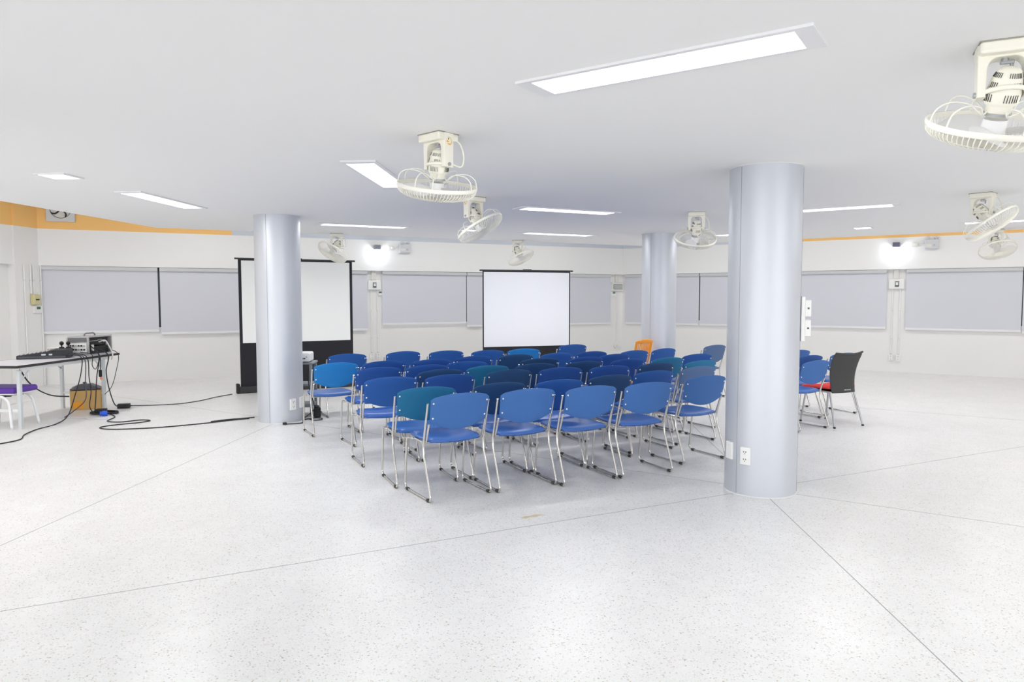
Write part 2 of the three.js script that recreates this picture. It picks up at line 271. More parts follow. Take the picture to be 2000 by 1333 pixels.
// ------------------------------------------------------------------ roller blinds
function blind(side, a, b, bottom, label) {
  const t = wallFrame(thing('roller_blind', label, 'blind', 'grey roller blinds in front of the windows'), side, (a + b) / 2, 0, 0);
  const L = b - a, z = 0.045;
  part('head_rail', rbox(L, 0.075, 0.08, 0, SOFFIT - 0.0385, z, 0.012), M.headrail, t);
  const f = part('fabric', box(L - 0.006, SOFFIT - 0.07 - bottom, 0.003, 0, (SOFFIT - 0.07 + bottom) / 2, z), M.blind, t);
  f.geometry.attributes.uv.array.forEach((v, i, u) => { u[i] = v * 1.5; });
  part('bottom_rail', rbox(L - 0.006, 0.045, 0.022, 0, bottom, z, 0.008), M.rail, t);
}
blind('back_left', -6.42, -4.405, 0.955, 'grey roller blind at the far left above the table');
blind('back_left', -4.375, -2.36, 0.9, 'grey roller blind half hidden by the left screen edge');
blind('back_left', -2.33, -0.32, 0.89, 'grey roller blind mostly hidden behind the left projection screen');
blind('back_left', 0.01, 2.006, 1.0, 'shorter grey blind between wall pier and right screen');
blind('back_left', 2.018, 4.0, 0.92, 'grey roller blind hidden behind the right projection screen');
blind('back_left', 4.03, 6.02, 0.92, 'grey roller blind right of the right projection screen');
blind('back_right', -6.3, -4.35, 0.92, 'grey roller blind behind the farthest column');
blind('back_right', -4.33, -2.3, 0.92, 'grey roller blind mostly hidden behind the nearest column');
blind('back_right', -2.28, -0.28, 0.93, 'grey roller blind just right of the nearest column');
blind('back_right', 0.08, 2.07, 0.92, 'grey roller blind at the right edge of the picture');
blind('back_right', 2.082, 4.1, 0.9, 'grey roller blind cut off by the right picture edge');

// ------------------------------------------------------------------ wall fittings
function sconce(side, s, label, mat) {
  const t = wallFrame(thing('wall_light', label, 'wall light', 'cube wall lights on the beam'), side, s, 2.675, PROUD);
  part('housing', rbox(0.125, 0.1, 0.12, 0, 0, 0.061, 0.004), mat, t);
  part('lamp', box(0.1, 0.006, 0.095, 0, -0.053, 0.062), M.tiny, t);
  const l = new THREE.PointLight(0xf2f6ff, SCONCE, 0, 2); l.position.set(0, -0.1, 0.1); l.shadow.radius = 1.5; l.castShadow = true; t.add(l);
}
sconce('back_left', -0.125, 'lit grey cube wall light between the two screens', M.sconceBody);
sconce('back_right', -0.115, 'lit dark cube wall light at right above the pier', M.sconceBody2);
function emergency(side, s, label) {
  const t = wallFrame(thing('emergency_light', label, 'emergency light', 'twin-head emergency lights'), side, s, 2.665, PROUD);
  part('battery_box', rbox(0.25, 0.19, 0.07, 0, 0, 0.036, 0.008), M.greyPlastic, t);
  part('front_panel', box(0.11, 0.06, 0.004, -0.055, -0.03, 0.072), M.offwhite, t);
  part('indicator', cyl(0.016, 0.016, 0.008, 0, 0, 0).rotateX(Math.PI / 2).translate(0.045, -0.02, 0.073), M.steel, t);
  for (const x of [-0.07, 0.075]) { const h = part('lamp_head', cyl(0.028, 0.036, 0.05, 0, 0, 0).rotateX(1.1).translate(x, 0.125, 0.05), M.greyPlastic, t); part('neck', cyl(0.008, 0.008, 0.04, x, 0.105, 0.036), M.steel, h); }
  const o = wallFrame(thing('wall_socket', label.includes('right') ? 'small socket feeding the right emergency light' : 'small socket feeding the emergency light between the screens', 'socket', 'sockets beside the emergency lights'), side, s - 0.3, 2.67, PROUD);
  part('plate', rbox(0.13, 0.085, 0.03, 0, 0, 0.016, 0.006), M.offwhite, o); part('plug', rbox(0.05, 0.04, 0.03, 0.015, 0, 0.045, 0.006), M.white, o);
  part('flex', smoothTube([[0.04, 0, 0.05], [0.1, 0.02, 0.05], [0.15, 0.04, 0.03], [0.19, 0.05, 0.02]], 0.005, 16), M.white, o);
}
emergency('back_left', 0.505, 'emergency light box with two lamps between the screens');
emergency('back_right', 0.525, 'emergency light box with two lamps at the right');
// switch boxes, conduits, thermostats and sockets on the piers
function pierKit(side, c, tag, opt = {}) {
  const b = wallFrame(thing('switch_box', 'white switch box on the ' + tag, 'switch box', 'switch boxes on the piers'), side, c, 1.86, 0);
  part('case', rbox(0.28, 0.2, 0.06, 0, 0, 0.031, 0.008), M.white, b);
  part('breaker_frame', box(0.075, 0.115, 0.012, opt.off || 0.0, 0, 0.066), M.breakerDark, b); part('breaker', box(0.045, 0.045, 0.012, opt.off || 0, 0, 0.074), M.white, b);
  part('breaker_toggle', box(0.05, 0.014, 0.012, opt.off || 0, 0.035, 0.074), M.offwhite, b);
  for (const dx of [-0.07, 0.07]) {
    const p = wallFrame(thing('conduit', 'thin white conduit down the ' + tag + (dx < 0 ? ', left one' : ', right one'), 'conduit', 'conduits on the piers'), side, c + dx, 0, 0);
    part('pipe', cyl(0.011, 0.011, 1.38, 0, 1.07, 0.012, 12), M.white, p); for (const y of [0.7, 1.3]) part('clip', rbox(0.034, 0.018, 0.026, 0, y, 0.013, 0.004), M.offwhite, p);
    const k = wallFrame(thing('wall_socket', 'white socket at the foot of the ' + tag + (dx < 0 ? ', left one' : ', right one'), 'socket', 'low sockets on the piers'), side, c + dx, 0.3, 0);
    part('plate', rbox(0.085, 0.13, 0.045, 0, 0, 0.023, 0.008), M.white, k); for (const y of [-0.03, 0.03]) part('outlet', box(0.03, 0.022, 0.004, 0, y, 0.047), M.greyPlastic, k); part('gland', cyl(0.014, 0.014, 0.03, 0, 0.079, 0.02, 12), M.greyPlastic, k);
  }
  const u = wallFrame(thing('trunking', 'white trunking from beam to the switch box on the ' + tag, 'trunking', 'trunking on the piers'), side, c - 0.01, 0, 0);
  part('duct', rbox(0.1, 0.2, 0.04, 0, 2.066, 0.021, 0.004), M.offwhite, u);
}
pierKit('back_left', -0.165, 'pier between the screens'); pierKit('back_right', -0.1, 'right pier', { off: 0.01 });
{ const t = wallFrame(thing('thermostat', 'small thermostat with green display between the screens', 'thermostat'), 'back_left', -0.03, 1.69, 0); part('case', rbox(0.09, 0.1, 0.03, 0, -0.01, 0.016, 0.006), M.white, t); part('display', box(0.06, 0.035, 0.004, 0, 0.012, 0.033), M.lcd, t); }
{ const t = wallFrame(thing('panel_board', 'grey framed breaker panel on the corner pier', 'breaker panel'), 'back_left', 6.22, 1.855, 0);
  part('case', rbox(0.36, 0.22, 0.07, 0, 0, 0.036, 0.01), M.offwhite, t); part('window', rbox(0.27, 0.13, 0.015, 0, 0, 0.076, 0.006), M.smoke, t); for (const y of [-0.03, 0.02]) part('breaker_row', box(0.24, 0.018, 0.004, 0, y, 0.085), M.offwhite, t);
  const q = wallFrame(thing('thermostat', 'small thermostat under the corner breaker panel', 'thermostat'), 'back_left', 6.13, 1.68, 0); part('case', rbox(0.14, 0.13, 0.03, 0, -0.01, 0.016, 0.006), M.white, q); part('display', box(0.07, 0.035, 0.004, 0, 0.02, 0.033), M.lcd, q);
  const p = wallFrame(thing('conduit', 'thin conduit below the corner breaker panel', 'conduit'), 'back_left', 6.22, 0, 0); part('pipe', cyl(0.008, 0.008, 1.32, 0, 1.08, 0.009, 10), M.white, p); part('clip', rbox(0.03, 0.016, 0.02, 0, 0.9, 0.011, 0.004), M.offwhite, p);
  const s = wallFrame(thing('wall_socket', 'round white socket at the foot of the corner pier', 'socket'), 'back_left', 6.22, 0.33, 0); part('plate', cyl(0.07, 0.07, 0.04).rotateX(Math.PI / 2).translate(0, 0, 0.021), M.white, s); part('outlet', cyl(0.045, 0.045, 0.012).rotateX(Math.PI / 2).translate(0, 0, 0.046), M.offwhite, s);
  const d = wallFrame(thing('trunking', 'white trunking above the corner breaker panel', 'trunking'), 'back_left', 6.22, 0, 0); part('duct', rbox(0.1, 0.2, 0.04, 0, 2.066, 0.021, 0.004), M.offwhite, d); }
{ // left corner: breaker, thermostat, conduits on the corner pier of the left wall
  const onPier = (o, s, h) => wallFrame(o, 'left', HALF - 0.3 + s, h, 0.13);
  const b = onPier(thing('circuit_breaker', 'yellowed circuit breaker box in the left corner', 'circuit breaker'), 0.1, 1.56); part('case', rbox(0.17, 0.18, 0.07, 0, 0, 0.036, 0.015), M.breaker, b); part('toggle', box(0.07, 0.022, 0.02, 0.0, 0, 0.076), M.dark, b);
  const q = onPier(thing('thermostat', 'thermostat with green display under the yellowed breaker', 'thermostat'), 0.16, 1.385); part('case', rbox(0.2, 0.13, 0.03, 0, 0, 0.016, 0.006), M.white, q); part('display', box(0.09, 0.045, 0.004, 0.015, 0.025, 0.033), M.lcd, q);
  for (const [x, y0, l] of [[-0.12, 0.02, 'leftmost white conduit in the left corner'], [0.03, 1.66, 'short conduit above the yellowed breaker'], [0.1, 1.66, 'short conduit above the breaker, nearer the blind'], [0.285, 0.02, 'white conduit right beside the leftmost blind']]) { const p = onPier(thing('conduit', l, 'conduit', 'conduits in the left corner'), x, 0); part('pipe', cyl(0.012, 0.012, SOFFIT - y0, 0, (SOFFIT + y0) / 2, 0.013, 10), M.white, p); part('clip', rbox(0.036, 0.018, 0.028, 0, 1.9, 0.014, 0.004), M.offwhite, p); }
}
{ // extractor fan high on the yellow band
  const t = wallFrame(thing('extractor_fan', 'square white extractor fan on the yellow wall band', 'extractor fan'), 'back_left', -5.95, 3.19, PROUD);
  const s = new THREE.Shape(); s.moveTo(-0.22, -0.22); s.lineTo(0.22, -0.22); s.lineTo(0.22, 0.22); s.lineTo(-0.22, 0.22); s.closePath(); const h = new THREE.Path(); h.absarc(0, 0, 0.17, 0, Math.PI * 2, true); s.holes.push(h);
  part('frame', new THREE.ExtrudeGeometry(s, { depth: 0.03, bevelEnabled: true, bevelSize: 0.004, bevelThickness: 0.004, bevelSegments: 1, curveSegments: 32 }).translate(0, 0, 0.004), M.greyPlastic, t);
  part('shutter', cyl(0.175, 0.175, 0.004, 0, 0, 0, 40).rotateX(Math.PI / 2).translate(0, 0, 0.004), M.offwhite, t);
  part('ring', new THREE.TorusGeometry(0.165, 0.008, 6, 40).translate(0, 0, 0.012), M.dark, t);
  for (let k = 0; k < 4; k++) part('blade', smoothTube([[0, 0, 0.02], [0.06, 0.02, 0.02], [0.12, 0.02, 0.02], [0.16, -0.02, 0.02]], 0.012, 12).rotateZ(k * Math.PI / 2 + 0.6), M.dark, t);
  part('hub', cyl(0.03, 0.03, 0.02).rotateX(Math.PI / 2).translate(0, 0, 0.02), M.white, t);
}
// ------------------------------------------------------------------ column fittings
function onColumn(o, i, deg, h) { const [x, z] = COL[i], a = rad(deg); o.position.set(x + Math.cos(a) * R_COL, h, -(z + Math.sin(a) * R_COL)); o.rotation.y = a + Math.PI / 2; return o; }   // local z away from the column
const camDeg = (i) => Math.atan2(-COL[i][1], -COL[i][0]) * 180 / Math.PI;
function columnPlate(i, off, h, label, outlets) {
  const t = onColumn(thing(outlets ? 'wall_socket' : 'cover_plate', label, outlets ? 'socket' : 'cover plate', 'white plates on the columns'), i, camDeg(i) + off, h);
  part('plate', rbox(0.082, 0.14, 0.02, 0, 0, 0.004, 0.005), M.white, t);
  if (outlets) for (const y of [0.03, -0.03]) { const o = part('outlet', rbox(0.042, 0.04, 0.006, 0, y, 0.015, 0.003), M.white, t); part('pin_hole', [box(0.006, 0.011, 0.003, -0.009, y + 0.006, 0.018), box(0.006, 0.011, 0.003, 0.009, y + 0.006, 0.018), cyl(0.004, 0.004, 0.003, 0, 0, 0, 8).rotateX(Math.PI / 2).translate(0, y - 0.009, 0.018)], M.slot, o); }
  else part('screw', cyl(0.004, 0.004, 0.004, 0, 0, 0, 8).rotateX(Math.PI / 2).translate(0, 0.045, 0.014), M.greyPlastic, t);
}
columnPlate(0, -56, 0.345, 'white plate at the left edge of the nearest column', false);
columnPlate(0, -23, 0.325, 'white double socket facing front on the nearest column', true);
columnPlate(2, 31, 0.235, 'white double socket low on the left column', true);
columnPlate(2, 62, 0.245, 'white plate at right edge of the left column foot', false);
{ // connection boxes on the right flank of the nearest column
  const base = camDeg(0) + 100;
  const bp = onColumn(thing('back_plate', 'tall white backing plate on the right flank of nearest column', 'back plate'), 0, base, 1.42); part('plate', rbox(0.16, 0.36, 0.03, 0, 0, 0.012, 0.006), M.white, bp);
  for (const [y, l] of [[0.085, 'upper white connection box on the nearest column flank'], [-0.075, 'lower white connection box on the nearest column flank']]) {
    const t = onColumn(thing('connection_box', l, 'connection box', 'connection boxes on the column flank'), 0, base, 1.42 + y); part('case', rbox(0.12, 0.135, 0.05, 0, 0, 0.053, 0.008), M.white, t); part('socket_hole', box(0.004, 0.014, 0.014, -0.061, 0.0, 0.055), M.breakerDark, t); part('latch', rbox(0.03, 0.03, 0.008, 0.01, 0.01, 0.081, 0.003), M.white, t);
  }
}

// ------------------------------------------------------------------ orbit fans
const RG = 0.255;
const F = (() => {
  const g = {};
  const u = new THREE.Shape(); u.moveTo(-0.098, 0); u.lineTo(0.098, 0); u.lineTo(0.094, -0.207); u.lineTo(0.072, -0.207); u.lineTo(0.07, -0.1); u.quadraticCurveTo(0.068, -0.053, 0.025, -0.05); u.lineTo(-0.025, -0.05); u.quadraticCurveTo(-0.068, -0.053, -0.07, -0.1); u.lineTo(-0.072, -0.207); u.lineTo(-0.094, -0.207); u.closePath();
  g.bracket = merge([rbox(0.2, 0.05, 0.17, 0, -0.0255, 0, 0.012), new THREE.ExtrudeGeometry(u, { depth: 0.07, bevelEnabled: true, bevelSize: 0.004, bevelThickness: 0.004, bevelSegments: 2, curveSegments: 8 }).translate(0, -0.004, -0.035)]);
  g.gasket = rbox(0.206, 0.005, 0.176, 0, -0.0026, 0, 0.0024, 1);
  g.crank = merge([cyl(0.014, 0.014, 0.02, 0, -0.062, 0, 12), rbox(0.05, 0.014, 0.018, 0.008, -0.074, 0, 0.004), cyl(0.007, 0.007, 0.03, 0.024, -0.088, 0, 10)]);
  const bolt = (x) => cyl(0.012, 0.012, 0.012, 0, 0, 0, 10).rotateZ(Math.PI / 2).translate(x, -0.197, 0);
  g.bolts = merge([bolt(-0.101), bolt(0.101)]);
  g.cord = smoothTube([[0.07, -0.03, -0.05], [0.12, -0.06, -0.07], [0.15, -0.15, -0.08], [0.14, -0.21, -0.07], [0.1, -0.2, -0.05], [0.06, -0.17, -0.03]], 0.005, 30);
  // head parts, origin at the pivot, blowing towards -y
  const lathe = (pts, n = 36) => new THREE.LatheGeometry(pts.map(([r, y]) => new THREE.Vector2(r, y)), n);
  g.motor = lathe([[0, 0.1], [0.026, 0.098], [0.042, 0.086], [0.053, 0.058], [0.061, 0.02], [0.063, 0.005], [0.065, 0.0], [0.064, -0.035], [0.058, -0.05], [0.05, -0.055], [0.047, -0.085], [0.04, -0.1], [0, -0.1]]);
  g.yoke = merge([new THREE.TorusGeometry(0.073, 0.008, 8, 40).rotateX(Math.PI / 2).scale(1, 1.3, 1), cyl(0.008, 0.008, 0.028, 0, 0, 0, 10).rotateZ(Math.PI / 2).translate(0.084, 0, 0), cyl(0.008, 0.008, 0.028, 0, 0, 0, 10).rotateZ(Math.PI / 2).translate(-0.084, 0, 0)]);
  const slots = [];
  for (let k = 0; k < 40; k++) { const a = k / 40 * Math.PI * 2; if (k % 10 < 6) slots.push(box(0.0026, 0.03, 0.0035).translate(0, -0.02, 0.0648).rotateY(a)); if (k % 10 < 4) slots.push(box(0.0026, 0.022, 0.0035).rotateX(-0.2).translate(0, 0.03, 0.0594).rotateY(a + 0.4)); if (k % 10 < 7) slots.push(box(0.0022, 0.02, 0.0035).rotateX(-0.4).translate(0, 0.068, 0.0496).rotateY(a)); }
  g.slots = merge(slots);
  g.ring = merge([cyl(0.052, 0.052, 0.012, 0, -0.088, 0, 24)]);
  g.rim = lathe([[RG - 0.004, -0.122], [RG + 0.004, -0.121], [RG + 0.006, -0.133], [RG + 0.003, -0.146], [RG - 0.004, -0.146], [RG - 0.004, -0.122]], 64);
  const wires = [];
  for (let k = 0; k < 72; k++) { const a = k / 72 * Math.PI * 2, pts = []; for (let i = 0; i <= 7; i++) { const t = i / 7, r = 0.055 + (RG - 0.055) * Math.sin(t * Math.PI / 2), y = -0.143 - 0.075 * Math.cos(t * Math.PI / 2) ** 0.8, aa = a + (1 - t) * 0.1; pts.push(V(Math.cos(aa) * r, y, Math.sin(aa) * r)); } wires.push(sweep(pts, 0.0026, 5)); }
  wires.push(new THREE.TorusGeometry(0.17, 0.002, 4, 48).rotateX(Math.PI / 2).translate(0, -0.1995, 0));
  g.wires = merge(wires);
  g.badge = lathe([[0, -0.224], [0.04, -0.2235], [0.06, -0.219], [0.06, -0.214], [0, -0.214]], 24);
  g.strut = merge([-0.05, 0.05].map((d) => smoothTube([[0.046, -0.075, 0], [0.062, -0.09, 0], [0.078, -0.078, d * 0.3], [0.11, -0.052, d * 0.7], [0.19, -0.046, d], [0.236, -0.075, d * 1.1], [0.249, -0.124, d * 1.15]], 0.0036, 20, 6)));
  const blade = shell((a, b) => { const r = 0.045 + 0.185 * a, w = (0.06 + 0.1 * Math.sin(a * 2.6)) * (b - 0.5), tw = 0.5 - 0.2 * a; return V(r, -0.155 + Math.sin(tw) * w, Math.cos(tw) * w); }, 8, 5, 0.003, 0.6);
  g.blade = blade; g.hub = cyl(0.045, 0.05, 0.07, 0, -0.145, 0, 24);
  return g;
})();
const stickerMat = (() => { const c = document.createElement('canvas'); c.width = c.height = 128; const x = c.getContext('2d'); x.fillStyle = '#f7f3df'; x.fillRect(0, 0, 128, 128); x.lineWidth = 13; const cols = ['#e8dca0', '#f0d080', '#f3bf58', '#ef9f48']; for (let i = 0; i < 4; i++) { x.strokeStyle = cols[i]; x.beginPath(); x.arc(64, 66, 52 - i * 4, Math.PI * (0.9 + i * 0.32), Math.PI * (1.25 + i * 0.32)); x.stroke(); } x.fillStyle = '#f3ac2a'; x.beginPath(); x.moveTo(50, 106); x.lineTo(84, 106); x.lineTo(76, 62); x.lineTo(62, 80); x.closePath(); x.fill(); x.fillStyle = '#3b3b3b'; x.fillRect(22, 70, 24, 14); const t = new THREE.CanvasTexture(c); t.colorSpace = THREE.SRGBColorSpace; return new THREE.MeshStandardMaterial({ map: t, roughness: 0.5 }); })();
function orbitFan(X, Z, yaw, d, label, sticker) {
  const t = thing('orbit_fan', label, 'fan', 'cream ceiling orbit fans', W3(X, H_CEIL, Z), rad(yaw));
  part('gasket', F.gasket, M.creamDark, t); part('mounting_bracket', F.bracket, M.cream, t); part('crank', F.crank, M.steel, t); part('pivot_bolts', F.bolts, M.steel, t); part('power_cord', F.cord, M.cream, t);
  if (sticker) { const s = part('energy_sticker', new THREE.CylinderGeometry(0.03, 0.03, 0.0015, 28).rotateX(Math.PI / 2), stickerMat, t, 'round yellow rating sticker'); s.rotation.y = sticker > 0 ? Math.PI / 2 : -Math.PI / 2; s.position.set(sticker * 0.1012, -0.055, 0.0); }
  const dir = V(...d).normalize().applyAxisAngle(V(0, 1, 0), -rad(yaw));
  const q = new THREE.Quaternion().setFromUnitVectors(V(0, -1, 0), dir);
  const head = (name, geo, mat, spin = 0, stuff) => { const m = part(name, geo, mat, t); m.position.y = -0.192; m.quaternion.copy(q).multiply(new THREE.Quaternion().setFromAxisAngle(V(0, 1, 0), spin)); if (stuff) m.userData.kind = 'stuff'; return m; };
  part('vent_slots', F.slots, M.slot, head('motor_housing', F.motor, M.cream)).userData.kind = 'stuff'; head('collar', F.ring, M.steel); head('hub', F.hub, M.blade);
  const y = part('yoke_ring', F.yoke, M.cream, t); y.position.y = -0.192;
  const rim = head('guard_rim', F.rim, M.guard); part('guard_wires', F.wires, M.guard, rim).userData.kind = 'stuff'; part('guard_badge', F.badge, M.cream, rim);
  for (let k = 0; k < 4; k++) head('rear_strut', F.strut, M.guard, k * Math.PI / 2 + 0.5);
  for (let k = 0; k < 3; k++) head('blade', F.blade, M.blade, k * Math.PI * 2 / 3 + 0.3);
}
orbitFan(-0.47, 4.66, -42, [-0.1, -0.95, -0.27], 'large cream fan above the chairs with round sticker on bracket', 1);
orbitFan(-0.4, 7.55, 38, [0.5, -0.85, 0.1], 'cream fan steeply tilted, hanging right behind the nearer middle fan', -1);
orbitFan(-2.87, 11.83, 12, [-0.4, -0.8, 0.42], 'small far fan above the left projection screen');
orbitFan(0.11, 13.3, -2, [0.4, -0.85, 0.22], 'smallest far fan above the right projection screen');
orbitFan(2.27, 8.9, -14, [0.0, -0.88, -0.45], 'level cream fan between the far column and nearest column');
orbitFan(2.03, 3.02, -24, [0.02, -0.9, -0.42], 'nearest cream fan cut off by the right picture edge');
orbitFan(4.74, 7.3, -50, [0.42, -0.8, 0.4], 'tilted cream fan at right with guard turned to the side');
orbitFan(7.5, 11.2, -34, [-0.05, -0.86, 0.45], 'far right fan showing below the tilted fan guard');

// ------------------------------------------------------------------ projection screens
function projectionScreen(X0, Z0, X1, Z1, top, wTop, wBot, white, label, frame) {
  const L = Math.hypot(X1 - X0, Z1 - Z0), t = thing('projection_screen', label, 'projection screen', 'pull-up projection screens', W3((X0 + X1) / 2, 0, (Z0 + Z1) / 2), Math.atan2(Z1 - Z0, X1 - X0));
  const half = L / 2 - 0.055;
  part('top_bar', [rbox(L, 0.028, 0.03, 0, top - 0.014, 0, 0.006), box(0.16, 0.012, 0.03, 0, top + 0.006, 0)], M.screenBar, t);
  part('fabric', box(half * 2, top - 0.02 - 0.1, 0.004, 0, (top - 0.02 + 0.1) / 2, 0), M.screenBlack, t, 'black masking border and skirt');
  part('white_surface', box(half * 2 - 2 * frame, wTop - wBot, 0.004, 0, (wTop + wBot) / 2, 0.0025), white, t);
  part('base_case', rbox(L + 0.02, 0.11, 0.12, 0, 0.057, 0, 0.015), M.screenBar, t);
  part('end_cap', rbox(0.05, 0.16, 0.13, -L / 2 + 0.01, 0.082, 0, 0.01), M.dark, t); part('end_cap', rbox(0.05, 0.16, 0.13, L / 2 - 0.01, 0.082, 0, 0.01), M.dark, t);
  part('rear_mast', rbox(0.05, top - 0.1, 0.03, 0, (top - 0.1) / 2 + 0.05, -0.03, 0.006), M.screenBar, t);
}
projectionScreen(-4.56, 11.85, -2.8, 12.86, 2.25, 2.205, 0.835, M.screen, 'larger black-framed projection screen behind the left column', 0.048);
projectionScreen(-0.59, 13.16, 1.16, 13.74, 2.1, 2.055, 0.675, M.screen2, 'bluish projection screen standing behind the chair rows', 0.022);

// ------------------------------------------------------------------ chairs
const TUBE = 0.0092, SX = 0.268;
const chairParts = (() => {
  const side = (s) => pipe([[-0.012, 0.772], [0.082, 0.43], [0.072, 0.345], [-0.062, 0.012], [0.462, 0.012], [0.415, 0.448], [0.3, 0.452]].map(([u, h]) => [s * SX, h, -u]), TUBE, 0.055, 8, 6);
  const rail = (s) => pipe([[0.3, 0.452], [0.075, 0.443], [0.012, 0.605]].map(([u, h]) => [s * (SX - 0.0195), h, -u]), TUBE, 0.03, 8, 5);
  const cross = (u) => pipe([[-SX + 0.004, 0.44, -u], [SX - 0.004, 0.44, -u]], TUBE * 0.9);
  const foot = (s, u) => cyl(0.0155, 0.0155, 0.03, 0, 0, 0, 10).rotateX(Math.PI / 2).scale(1, 0.85, 1).translate(s * SX, 0.0132, -u);
  const back = shell((a, b) => {
    const x = (a - 0.5) * 2, top = 0.812 + 0.036 * (1 - Math.abs(x) ** 2.2), bot = 0.625 - 0.07 * (1 - Math.abs(x) ** 2.0);
    const corner = Math.max(0, Math.abs(x) - 0.93) / 0.07; const y = bot + (top - 0.012 * corner ** 2 - bot) * b;
    const w = 0.243 + 0.014 * Math.min(1, Math.max(0, (y - 0.55) / 0.26));
    const u = -0.006 - (y - 0.66) * 0.26 - 0.03 * (1 - x * x);
    return V(x * w, y, -u);
  }, 18, 10, 0.013, 0.45);
  const seat = shell((a, b) => {
    let x = (a - 0.5) * 2, v = (b - 0.5) * 2; // v = -1 rear .. 1 front
    const X = x * Math.sqrt(1 - v * v * 0.22), Vv = v * Math.sqrt(1 - x * x * 0.16);
    const e = Math.max(Math.abs(x), Math.abs(v)), roll = Math.max(0, e - 0.72) / 0.28;
    const y = 0.482 - 0.012 * (1 - X * X) * (1 - Math.max(0, Vv) ** 2) - 0.016 * roll * roll - 0.012 * Math.max(0, Vv - 0.5) - 0.012 * Math.max(0, -Vv - 0.6);
    return V(X * 0.245, y, -(0.255 + Vv * 0.222));
  }, 16, 16, 0.024, 0.9);
  const screws = []; for (const s of [-1, 1]) for (const y of [0.775, 0.655]) { const w = 0.243 + 0.014 * Math.min(1, (y - 0.55) / 0.26); screws.push(new THREE.SphereGeometry(0.0085, 10, 6).scale(1, 1, 0.5).translate(s * (w - 0.02), y, 0.006 + (y - 0.66) * 0.26 + 0.03 * 0.155 + 0.0075)); }
  return { L: side(-1), R: side(1), rL: rail(-1), rR: rail(1), cf: cross(0.36), cr: cross(0.13), feet: [[-1, -0.005], [-1, 0.405], [1, -0.005], [1, 0.405]].map(([s, u]) => foot(s, u)), back, seat, screws };
})();
const backMat = (c) => std(c, 0.62, 0, { bumpMap: grainTex, bumpScale: 0.0012 });
const BLUE = { blue: 0x1b5aaa, deep: 0x0f4d9e, light: 0x3d70b6, bright: 0x1380cc, teal: 0x14739f, dark: 0x114678, grey: 0x54729f };
const SEAT = std(0x2a5fb4, 0.33), seatMats = { blue: SEAT, deep: std(0x1f56ae, 0.33), light: std(0x3c68b2, 0.36), bright: std(0x3a66b0, 0.4), teal: std(0x2c62ac, 0.34), dark: std(0x1f4f9a, 0.34), grey: std(0x4a679f, 0.4) };
const backMats = Object.fromEntries(Object.entries(BLUE).map(([k, v]) => [k, backMat(v)]));
const protos = {};
function chairProto(tone) {
  const t = new THREE.Group();
  part('seat', chairParts.seat, seatMats[tone], t); const back = part('backrest', chairParts.back, backMats[tone], t);
  const legs = [part('sled_leg', chairParts.L, M.chrome, t), part('sled_leg', chairParts.R, M.chrome, t)]; part('seat_rail', chairParts.rL, M.chrome, t); part('seat_rail', chairParts.rR, M.chrome, t);
  part('crossbar', chairParts.cf, M.chrome, t); part('crossbar', chairParts.cr, M.chrome, t);
  chairParts.feet.forEach((g, i) => part('foot_pad', g, M.rubber, legs[i >> 1])); for (const g of chairParts.screws) part('screw', g, M.screw, back);
  return t;
}
function chair(X, Z, deg, tone, label, group = 'blue stacking chairs in rows') {
  protos[tone] ||= chairProto(tone);
  const o = protos[tone].clone(); o.name = numbered('stacking_chair'); scene.add(o);
  const a = rad(deg); o.position.set(X + Math.cos(a) * 0.034, 0, -(Z + Math.sin(a) * 0.034)); o.rotation.y = facing(deg);
  o.userData = { label, category: 'chair', group };
}
const ORD = ['leftmost', 'second from left', 'third from left', 'fourth from left', 'fifth from left', 'sixth from left', 'seventh from left', 'eighth from left'];
const ROWS = [
  ['front row nearest the camera', [[-0.41, 5.63, 121, 'light'], [0.13, 5.90, 118, 'light'], [0.673, 6.09, 117, 'light'], [1.21, 6.34, 116, 'light'], [1.86, 6.87, 119, 'light']]],
  ['second row from the camera', [[-0.72, 6.02, 114, 'teal'], [-0.11, 6.32, 117, 'dark'], [0.43, 6.54, 116, 'blue'], [0.95, 6.93, 118, 'dark'], [1.45, 7.33, 118, 'blue'], [2.02, 7.77, 120, 'grey']]],
  ['third row from the camera', [[-1.15, 6.77, 115, 'blue'], [-0.61, 6.99, 116, 'deep'], [-0.03, 7.45, 116, 'dark'], [0.52, 7.69, 112, 'deep'], [1.075, 7.89, 114, 'deep'], [1.65, 8.21, 118, 'dark'], [2.23, 8.49, 120, 'teal']]],
  ['fourth row from the camera', [[-0.75, 7.49, 120, 'dark'], [-0.27, 7.9, 116, 'teal'], [0.27, 8.14, 113, 'dark'], [0.84, 8.41, 118, 'dark'], [1.40, 8.69, 119, 'deep'], [1.94, 8.93, 119, 'teal'], [2.45, 9.49, 118, 'deep']]],
  ['fifth row from the camera', [[-1.44, 7.71, 121, 'deep'], [-0.95, 7.99, 121, 'deep'], [-0.53, 8.41, 111, 'blue'], [0.34, 8.83, 113, 'dark'], [0.93, 9.01, 118, 'deep'], [1.35, 9.48, 120, 'deep'], [1.72, 10.11, 120, 'blue'], [2.22, 10.50, 126, 'blue']]],
  ['sixth row from the camera', [[-2.03, 8.25, 119, 'bright'], [-1.52, 8.48, 118, 'deep'], [-0.98, 8.70, 118, 'deep'], [-0.49, 9.17, 118, 'deep'], [0.05, 9.42, 117, 'dark'], [0.6, 9.68, 119, 'blue'], [1.1, 9.94, 118, 'deep']]],
  ['last row facing the screens', [[-2.20, 9.56, 117, 'blue'], [-1.52, 9.98, 122, 'blue'], [-0.93, 10.10, 115, 'blue'], [-0.345, 10.2, 115, 'blue'], [0.17, 10.47, 111, 'bright'], [0.96, 11.39, 116, 'blue'], [3.18, 11.25, 124, 'grey']]],
];
